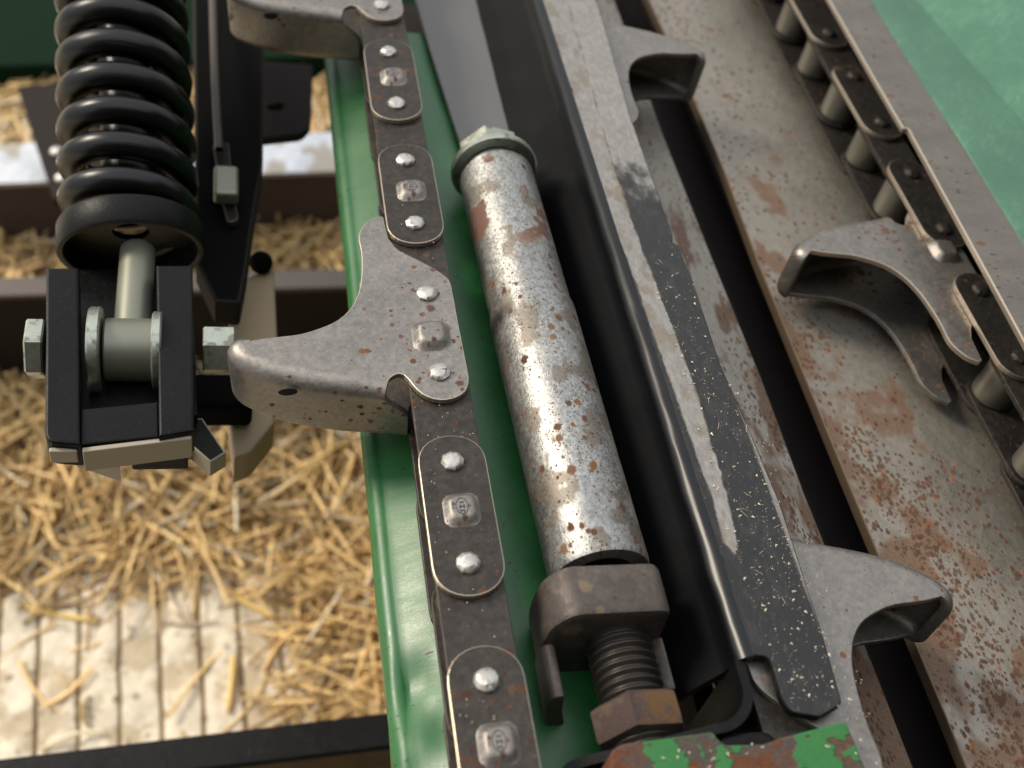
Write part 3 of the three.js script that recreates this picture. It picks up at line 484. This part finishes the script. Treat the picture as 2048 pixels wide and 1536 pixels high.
// ---------------------------------------------------------------- tensioner: sleeve, bolt, block, thread, nut
{
  const t = thing('chain_tensioner', 'rust spotted zinc sleeve with bolt head and threaded rod beside the chain', 'tensioner', [48, -33, 20]);
  const ax = (b) => 45.3 + (b + 95) * 0.0203, N0 = -15, turn = Math.atan(0.0203);
  const put = (g, b) => { g.rotateY(turn); g.translate(ax(b), N0, b); return g; };
  const cyl = (prof, seg, b, Su, uv) => { const g = new THREE.LatheGeometry(prof.map(([r, z]) => new THREE.Vector2(r, z)), seg, Math.PI); alongB(g); const p = g.attributes.position, u = g.attributes.uv; if (uv) for (let i = 0; i < p.count; i++) u.setXY(i, u.getX(i), uv(p.getZ(i))); return put(g, b); };
  const len = 218, V = (z0) => (z) => (z + z0) / len;
  const up = cyl([[14, 0], [16.6, 0], [17.2, 0.6], [17.3, 86], [17.2, 88]], 72, -92, 1, V(0)), low = cyl([[17.2, 0], [17.9, 0.8], [18, 2], [18, 124], [17.4, 126], [12, 126]], 72, -4, 1, V(88));
  part(t, 'sleeve', toCreasedNormals(up, 0.6), M.tube); part(t, 'sleeve', toCreasedNormals(low, 0.6), M.tube);
  part(t, 'washer', boxUV(toCreasedNormals(cyl([[8, 0], [14.6, 0], [15, 0.5], [15, 3.4], [8, 3.4]], 48, -96), 0.6), 90), M.zinc);
  const head = part(t, 'bolt_head', put(boxUV(toCreasedNormals(alongB(new THREE.LatheGeometry([[0, -19], [11.5, -19], [15, -16.5], [15.2, -6], [15.2, -5]].map(([r, z]) => new THREE.Vector2(r, z)), 6, 0.3)), 0.3), 90), -97), M.zinc);
  part(t, 'flange', boxUV(toCreasedNormals(cyl([[0, -7], [16, -7], [20.2, -3], [20.4, -1], [19.8, 0], [0, 0]], 56, -97), 0.6), 90), M.zinc, head);
  // block the sleeve bears on, with a cheek that wraps round its left side
  const outl = roundPoly([[31, 4, 4], [64.5, 4, 5], [66, -12, 6], [66, -38, 3], [28, -38, 6], [23.5, -22, 8], [24.5, -4, 12]], 0, 6);
  part(t, 'block', section(outl, 128, 147, 2.2, 70), M.nut);
  part(t, 'block_cheek', section(roundPoly([[24, -14, 4], [28, -13, 2], [29.5, -24, 2], [33, -36, 2], [28, -39, 3], [23, -24, 8]], 0, 4), 147, 166, 0.8, 70), M.nut);
  part(t, 'block_cheek', section(roundPoly([[60, -16, 3], [66, -12, 3], [66, -40, 3], [60, -40, 3]], 0, 4), 147, 166, 0.8, 70), M.nut);
  // threaded rod
  const tp = []; for (let z = 0; z <= 46; z += 0.25) { const s = (z / 3.1) % 1; tp.push([9.7 + 1.55 * (1 - Math.abs(s * 2 - 1)), z]); }
  part(t, 'threaded_rod', put(alongB(new THREE.LatheGeometry(tp.map(([r, z]) => new THREE.Vector2(r, z)), 40)), 145), M.thread);
  const nut = new THREE.LatheGeometry([[9, 0], [13.2, 0], [15.6, 1.6], [15.8, 2.4], [15.8, 11], [15.4, 12.4], [9, 13.5]].map(([r, z]) => new THREE.Vector2(r, z)), 6, 0.42); alongB(nut);
  part(t, 'hex_nut', put(boxUV(toCreasedNormals(nut, 0.3), 45), 170), M.rustNut, t, 'rust brown hex nut');
}
// ---------------------------------------------------------------- black folded rail over the return run
{
  const t = thing('black_rail', 'black folded steel rail with a bare worn grey streak along its top', 'rail', [84, -40, 0]);
  const o = [], q = []; for (let k = 0; k <= 8; k++) { const an = k / 8 * Math.PI / 2; o.push([87 - 6 * Math.sin(an), -1 + 6 * Math.cos(an)]); q.push([87 - 3 * Math.sin(an), -1 + 3 * Math.cos(an)]); }
  const L = 585, prof = [...o, [79.5, -6], [68, -24], [56, -40]], pin = [...q, [83, -7], [71, -25], [59, -41]];
  const F = (pr) => (u, v) => { const [a, n] = pr[Math.round(u * (pr.length - 1))]; const b = -420 + L * v; return [a + 0.35 * (vn(b * 0.09 + 9, n * 0.2 + 30, 256) - 0.5), n + 0.3 * (vn(b * 0.12 + 70, a + 11, 256) - 0.5) * (n > 4.99 ? 0 : 1), b]; };
  part(t, 'wall', slab(prof.length - 1, 140, F(prof), F(pin), 1, (p) => [(79.5 - RA0 + Math.max(0, p[0] - 84) * 0.6) / (RA1 - RA0), (p[2] - RB0) / (RB1 - RB0)]), plain(0x08090b, 0.3, 0, { specularIntensity: 0.7 }));
  const flange = roundPoly([[86, -420], [86, 164.8], ...[[91.6,165.7,2],[91.3,179.6],[92.7,184.7,2.5],[102.2,186.9],[111.5,183.2,2.2],[113.6,155.4],[115.6,106.3],[114.2,73.7],[112.1,39.2],[113.8,-17.9],[113.6,-27.5],[110.7,-30.5],[111.9,-35.1],[111.9,-44.8],[112.4,-118.7],[117.2,-213.1]], [117, -260], [117, -420]], 0);
  part(t, 'flange', mapUV(plate(flange, 5, 3, 0.5), RA0, RA1, RB0, RB1), [M.rail, M.dark]);
  // wall goes on past the flange and bends round to the left to carry the nut
  const path = [[82.5, 165], [82.5, 169], [82.4, 173]]; for (let k = 1; k <= 10; k++) { const an = k / 10 * Math.PI / 2; path.push([68.5 + 14 * Math.cos(an), 173 + 14 * Math.sin(an)]); } path.push([60, 187.4], [50, 187.8], [40, 188], [30, 188.2], [25, 189], [21, 192], [19, 198]);
  const tops = path.map(([a, b], i) => i < 13 ? 2.5 : lerp(2.5, -12, (68.5 - a) / 41));
  const G = (s) => (u, v) => { const i = Math.round(u * (path.length - 1)), p = path[i], a = path[Math.max(0, i - 1)], c = path[Math.min(path.length - 1, i + 1)], l = Math.hypot(c[0] - a[0], c[1] - a[1]); return [p[0] - s * (c[1] - a[1]) / l, lerp(tops[i], -46, v), p[1] + s * (c[0] - a[0]) / l]; };
  part(t, 'end_strap', slab(path.length - 1, 4, G(1.6), G(-1.6), 120, (p) => [(p[0] + p[1]) / 120, (p[2] + p[1]) / 120]), M.dark);
}
// ---------------------------------------------------------------- deck plates, rolls below the slot
{
  const tl = thing('deck_plate', 'narrow rust speckled deck plate between the black rail and the dark slot', 'plate', [120, -45, 0], 'deck plates');
  const gl = plate([[92, -460], [140, -460], ...[[158,-303.3],[155.4,-169.3],[156.1,-67.3],[157.2,6],[156.3,72]], [157, 150], [157, 300], [92, 300]], -40, 5, 0.5);
  const pl = gl.attributes.position, ul = gl.attributes.uv; for (let i = 0; i < pl.count; i++) ul.setXY(i, Math.max(0, Math.min(1, (158 - pl.getX(i)) / 60)), (pl.getZ(i) + 300) / 560);
  part(tl, 'plate', gl, [M.deckL, M.deckEdge]);
  const tr = thing('deck_plate', 'wide rusty deck plate between the dark slot and the right chain', 'plate', [230, -45, 0], 'deck plates');
  const gr = plate([[310, -520], [310, 330], [176, 330], ...[[177.9,170.4],[178.5,62.2],[180,-68.4],[182.9,-139.5],[183.3,-220.2],[181.7,-307.1]], [172, -520]], -40, 6, 0.6);
  const pr = gr.attributes.position, ur = gr.attributes.uv; for (let i = 0; i < pr.count; i++) ur.setXY(i, Math.max(0, Math.min(1, (pr.getX(i) - 173) / 120)), (pr.getZ(i) + 330) / 540);
  part(tr, 'plate', gr, [M.deckR, M.deckEdge]);
  const st = thing('stalk_roll', 'dark rusty stalk roll with long knives down in the slot', 'roller', [150, -140, 0], 'stalk rolls'); 
  const roll = (root, a, ph) => { part(root, 'drum', alongB(new THREE.CylinderGeometry(26, 26, 760, 28)).translate(a, -115, -60), M.rollSteel); for (let k = 0; k < 6; k++) { const an = ph + k * Math.PI / 3, g = new THREE.BoxGeometry(5, 14, 760); g.translate(0, 31, -60); g.rotateZ(an); g.translate(a, -115, 0); part(root, 'knife', g, M.rollSteel); } };
  roll(st, 128, 0.2);
  const s2 = thing('stalk_roll', 'dark rusty stalk roll under the edge of the wide deck plate', 'roller', [210, -140, 0], 'stalk rolls'); roll(s2, 203, 0.55);
  const tray = thing('slot_blocker', 'added dark box under the deck plates that keeps ground light out of the slot', 'light_blocker', [180, -190, 0]);  // tray and sides added to block ground light below the slot
  part(tray, 'floor', rbox(330, 4, 860, 1).translate(180, -180, -80), M.brownBlack); part(tray, 'side', rbox(4, 140, 860, 1).translate(86, -112, -80), M.brownBlack); part(tray, 'side', rbox(4, 140, 860, 1).translate(312, -112, -80), M.brownBlack);
}
// ---------------------------------------------------------------- right strip and green hood
{
  const t = thing('guide_strip', 'pale steel strip with rust freckles and a nicked edge beside the green hood', 'strip', [262, 0, -80]);
  part(t, 'strip', plate(roundPoly([...[[252.8,-320.9],[249,-219.3],[247.3,-151.7],[246.4,-103.7,1],[249.5,-103.2,1],[248.9,-96.4,1],[244.9,-7.9],[242.6,39.1],[239.7,93.3],[266,83.6],[273.3,-20.9],[276.3,-223.7],[278.6,-317.1]]], 0), 20, 3, 0.6, 110), [M.strip, M.edge]);
  part(t, 'web', rbox(3, 58, 560, 1).translate(280, -12, -120), M.blackSteel);
}
{
  const t = thing('green_hood', 'large green painted sheet metal hood filling the upper right corner', 'hood', [300, 0, -150]);
  const A = [[279.8,-319.2],[277.5,-225.5],[275.9,-112.3],[274.5,-22.1],[273.4,51.4]], B = [[308.7,-340.5],[319.7,-245.4],[328.2,-182.8],[335.2,-131.1],[346.4,-46.6]], n = 16;
  const at = (L, v) => { const s = v * (L.length - 1), k = Math.min(L.length - 2, Math.floor(s)); return [lerp(L[k][0], L[k + 1][0], s - k), lerp(L[k][1], L[k + 1][1], s - k)]; };
  const F = (d) => (u, v) => { const a = at(A, v), b = at(B, v); let x, z, y; if (u < 0.12) { const k = u / 0.12; x = a[0] + 4 - 3 * k * k + 0 ; z = a[1]; y = -10 + 28 * k; } else if (u < 0.5) { const k = (u - 0.12) / 0.38; x = lerp(a[0] + 1, b[0], k); z = lerp(a[1], b[1], k); y = lerp(18, 11, smooth(0, 1.25, k) * 1.08); } else { const k = (u - 0.5) / 0.5; x = b[0] + 170 * k; z = b[1] - 60 * k; y = 11 + 62 * k - 3 * Math.exp(-k * 30) + 3; } y += 0.8 * (vn(x * 0.05 + 20, z * 0.05 + 60, 256) - 0.5); return [x, y - d, z]; };
  part(t, 'sheet', slab(60, 60, F(0), F(2), 150), M.hood);
}
// ---------------------------------------------------------------- near end bracket
{
  const t = thing('end_bracket', 'chipped green and rusty bracket plate across the bottom edge', 'bracket', [75, -6, 200]);
  part(t, 'plate', mapUV(plate(roundPoly([[31.7,193.3,2],[35.4,190.8,2],[49.6,190.1],[65.1,189.2,1],[67.4,193.6,2],[80.7,194.3,2],[86.6,192.7],[109.9,189,2],[111,208],[112.1,228.9],[26.4,223.5]], 0, 4), 6, 12, 0.8), 30, 125, 180, 235), [M.chip, M.chip]);
  const u = thing('stop_bar', 'short black rounded bar in the notch of the green bracket', 'bar', [88, -4, 186]);
  part(u, 'bar', plate(roundPoly([[68,191.6,2],[70.7,187.9,3],[85.1,187.9,3],[88.1,190.9,3],[86.2,194.6,2],[67.9,194.1,2]], 0, 5), 1, 6, 1.6), [M.dark, M.dark]);
}
// ---------------------------------------------------------------- coil spring strut on the left
{
  const t = thing('spring_strut', 'black coil spring strut with collar, clevis and greenish eye bolt', 'strut', [-120, -80, -40]);
  const th = 0.066, put = (g) => { g.translate(0, 0, -22); g.rotateX(0.36); g.translate(0, 0, 22); g.rotateY(th); g.translate(-119, -60, -104); return g; }; // z = 0 at the collar's far face
  class Helix extends THREE.Curve { getPoint(s, o = new THREE.Vector3()) { const z = -225 + s * 232, ph = -z / 18 * Math.PI * 2 + 1.2; return o.set(Math.cos(ph) * 24.8, Math.sin(ph) * 24.8, z); } }
  part(t, 'coil_spring', put(new THREE.TubeGeometry(new Helix(), 680, 6.5, 16)), M.gloss);
  part(t, 'damper_tube', put(alongB(new THREE.CylinderGeometry(12, 12, 240, 40)).translate(0, 0, -120)), M.gloss);
  part(t, 'collar', put(boxUV(toCreasedNormals(alongB(new THREE.LatheGeometry([[8, 8], [28, 8], [31.5, 9], [32, 10], [32, 21], [31.5, 22], [29.5, 22], [29, 21.4], [28.6, 12], [8, 11]].map(([r, z]) => new THREE.Vector2(r, z)), 72)), 0.5), 120)), M.dark);
  const cheek = (L) => plate(roundPoly(L, 0, 4), -38, 14, 1.0, 120);
  part(t, 'clevis_cheek', cheek([[-148.5,-48.6],[-136.1,-49.1],[-128.3,43.9],[-140.5,42.4,4]]), [M.dark, M.dark]);
  part(t, 'clevis_cheek', cheek([[-105.1,-52],[-90.2,-52.6],[-88.1,37.6],[-100.7,40.4]]), [M.dark, M.dark]);
  part(t, 'clevis_bridge', plate([[-129.7,25.6],[-101.6,21.9],[-100.8,39.1],[-128.6,42.6]], -40, 13, 0.8, 120), [M.dark, M.dark]);
  { const p = [[-140.4,41.8],[-128.6,42.8],[-100.8,39.5],[-88.2,36.5]]; part(t, 'end_plate', rbox(p[3][0] - p[1][0] - 1, 12, 2.4, 0.6, 120).rotateY(Math.atan2(p[1][1] - p[3][1], p[3][0] - p[1][0])).translate((p[1][0] + p[3][0]) / 2, -47, (p[1][1] + p[3][1]) / 2 + 1.6), M.paleFace); part(t, 'end_plate', rbox(p[1][0] - p[0][0] - 2, 7, 2.2, 0.6, 120).translate((p[0][0] + p[1][0]) / 2, -45, p[0][1] + 1.8), M.paleFace); }  // thin pale plates over the near end faces of the clevis
  part(t, 'clevis_back', plate([[-151.1,-70],[-90.9,-74.1],[-87.4,12.3],[-143.6,12.2]], -60, 5, 0.6, 120), [M.dark, M.dark]);
  const C = [[-114,-13.9]][0], cyl = (r, w, a, m, nm, seg = 40, parent = t) => { const g = boxUV(toCreasedNormals(new THREE.LatheGeometry([[0, -w / 2], [r - 0.7, -w / 2], [r, -w / 2 + 0.7], [r, w / 2 - 0.7], [r - 0.7, w / 2], [0, w / 2]].map(([x, y]) => new THREE.Vector2(x, y)), seg), 0.4), 90); g.rotateZ(Math.PI / 2); g.translate(C[0] + a, -50, C[1]); return part(t, nm, g, m, parent); };
  cyl(13, 20, 0, M.olive, 'eye_bushing'); cyl(17.5, 5, -13.5, M.zinc, 'washer'); cyl(16, 4, 10.5, M.zinc, 'washer');
  part(t, 'eye_rod', alongB(new THREE.CylinderGeometry(7.5, 7.5, 50, 32)).translate(C[0], -50, C[1] - 34), M.olive);
  cyl(12.5, 7, -36, M.zinc, 'hex_bolt_head', 6); const nut = cyl(10.5, 13, 35, M.zinc, 'hex_nut', 6); cyl(5, 8, 44, M.zinc, 'bolt_end', 24, nut);
  // lower guide block of the clevis
  part(t, 'guide_block', plate([[-132,12.5],[-85.5,8.8],[-76.1,27.1],[-82.3,32],[-90.2,23.1],[-117.9,25.3],[-116.5,34],[-133.7,26.3]], -66, 10, 0.8, 120), [M.dark, M.paleFace]);
  part(t, 'guide_block', rbox(22, 14, 10, 1, 120).translate(...(() => { const p = [[-102.1,20.9]][0]; return [p[0], -72, p[1]]; })()), M.dark);
}
// ---------------------------------------------------------------- dark brackets between spring and green rail
{
  const t = thing('hanger_bracket', 'black hanger bracket tapering to a point right of the coil spring', 'bracket', [-85, -100, -120]);
  part(t, 'plate', plate(roundPoly([[-95.9,-354.1],[-52,-361.9],[-57.2,-168.5,6],[-62.4,-128.9,8],[-66.5,-89.2],[-69.7,-67,2],[-80.9,-67.9],[-89.8,-95]], 0), -75, 16, 1.5, 120), [M.blackSteel, M.brownBlack]);
  part(t, 'rod', tubeAlong((() => { const p = [[-84,-322.5],[-81.8,-226.8],[-79.5,-162.5]]; return p.map(([a, b]) => [a, -62, b]); })(), 2.2, 20, 8), M.duskSteel);
  part(t, 'clamp', rbox(12, 8, 22, 2, 60).translate(...(() => { const p = [[-76,-137.8]][0]; return [p[0], -64, p[1]]; })()), M.olive);
  part(t, 'clip', plate(roundPoly([[-82.5,-178.6,2],[-74.5,-179.3,2],[-71.7,-133.8,3],[-69.8,-119,4],[-75.3,-116.9,4],[-78.9,-140.9]], 0), -70, 4, 0.6), [M.brownBlack, M.duskSteel]);
  const u = thing('guide_post', 'dusty beige post behind the clevis nut', 'post', [-75, -160, 20]);
  part(u, 'post', plate(roundPoly([[-73.3,-110.7,3],[-51.6,-124.1,4],[-51.2,-58.6],[-54.3,-19.9],[-65.3,-2.7,3],[-72.3,0.1],[-75.1,-33.4],[-75.1,-68]], 0), -105, 20, 1.5, 120), [M.beige, M.beige]);
  part(u, 'collar', rbox(26, 16, 20, 3).translate(...(() => { const p = [[-77.4,-25]][0]; return [p[0], -95, p[1]]; })()), M.blackSteel);
  part(u, 'cap', new THREE.SphereGeometry(6, 20, 12).translate(...(() => { const p = [[-58.4,-121.1]][0]; return [p[0], -100, p[1]]; })()), M.blackSteel);
  const w = thing('slotted_bracket', 'dark plate with an oval slot showing straw, left of the green rail', 'bracket', [-50, -125, -250]);
  part(w, 'plate', plate(roundPoly([[-59,-329.8],[-20.8,-329.1],[-25.1,-265.5,9],[-30.9,-256.1,4],[-60.2,-248.5]], 0), -120, 6, 0.8, 120, [roundPoly([[-52.2,-283.3,2],[-41.2,-287.6,3],[-39.2,-283.2,3],[-42.4,-277.3,3],[-51.5,-276.8,2]], 0)]), [M.brownBlack, M.brownBlack]);
}
// ---------------------------------------------------------------- chaff and dust grains lying on the black rail and the chain
{
  const g = mulberry(4242), parts = [], bit = (a, n, b, l, r) => { const q = new THREE.TetrahedronGeometry(1, 0).scale(l, r, r * 1.2).rotateY(g() * 6.3).translate(a, n + r * 0.5, b); q.deleteAttribute('uv'); parts.push(q); };
  for (let i = 0; i < 430; i++) { const b = -30 + 212 * Math.pow(g(), 0.7), a = 92 + 23 * g(); if (b > 163 && a < 93) continue; const s = Math.pow(g(), 5); bit(a, 5, b, 0.22 + 1.2 * s, 0.13 + 0.35 * s); }
  for (let i = 0; i < 110; i++) { const b = 60 + 130 * g(); bit(108 + 14 * g(), 5 - (0), b, 0.3, 0.2); }
  for (let i = 0; i < 90; i++) { const b = -60 + 240 * g(); bit(-10 + 20 * g(), b > 45 && b < 70 ? -2.6 : 0, b, 0.3 + 0.3 * g(), 0.2); }
  for (let i = 0; i < 60; i++) bit(40 + 75 * g(), 6, 194 + 30 * g(), 0.4 + 0.7 * g(), 0.3);
  for (let i = 0; i < 30; i++) { const b = -20 + 205 * g(), a = 95 + 18 * g(), l = 1 + 2.6 * g(), an = g() * 6.3; if (b > 160 && a < 96) continue; const q = new THREE.TubeGeometry(new THREE.QuadraticBezierCurve3(new THREE.Vector3(a, 5.15, b), new THREE.Vector3(a + l * Math.cos(an) * 0.5 + g() - 0.5, 5.5, b + l * Math.sin(an) * 0.5 + g() - 0.5), new THREE.Vector3(a + l * Math.cos(an), 5.15, b + l * Math.sin(an))), 5, 0.07, 4).toNonIndexed(); q.deleteAttribute('uv'); parts.push(q); }
  const m = shade(new THREE.Mesh(mergeGeometries(parts), plain(0xc9bda4, 0.9))); m.geometry.scale(0.001, 0.001, 0.001); m.name = 'chaff'; m.position.copy(ORG); m.quaternion.copy(QM); m.userData = { label: 'tiny grains of dry chaff lying on the black rail and chain links', category: 'chaff', kind: 'stuff' }; scene.add(m);
}

renderer.render(scene, camera);
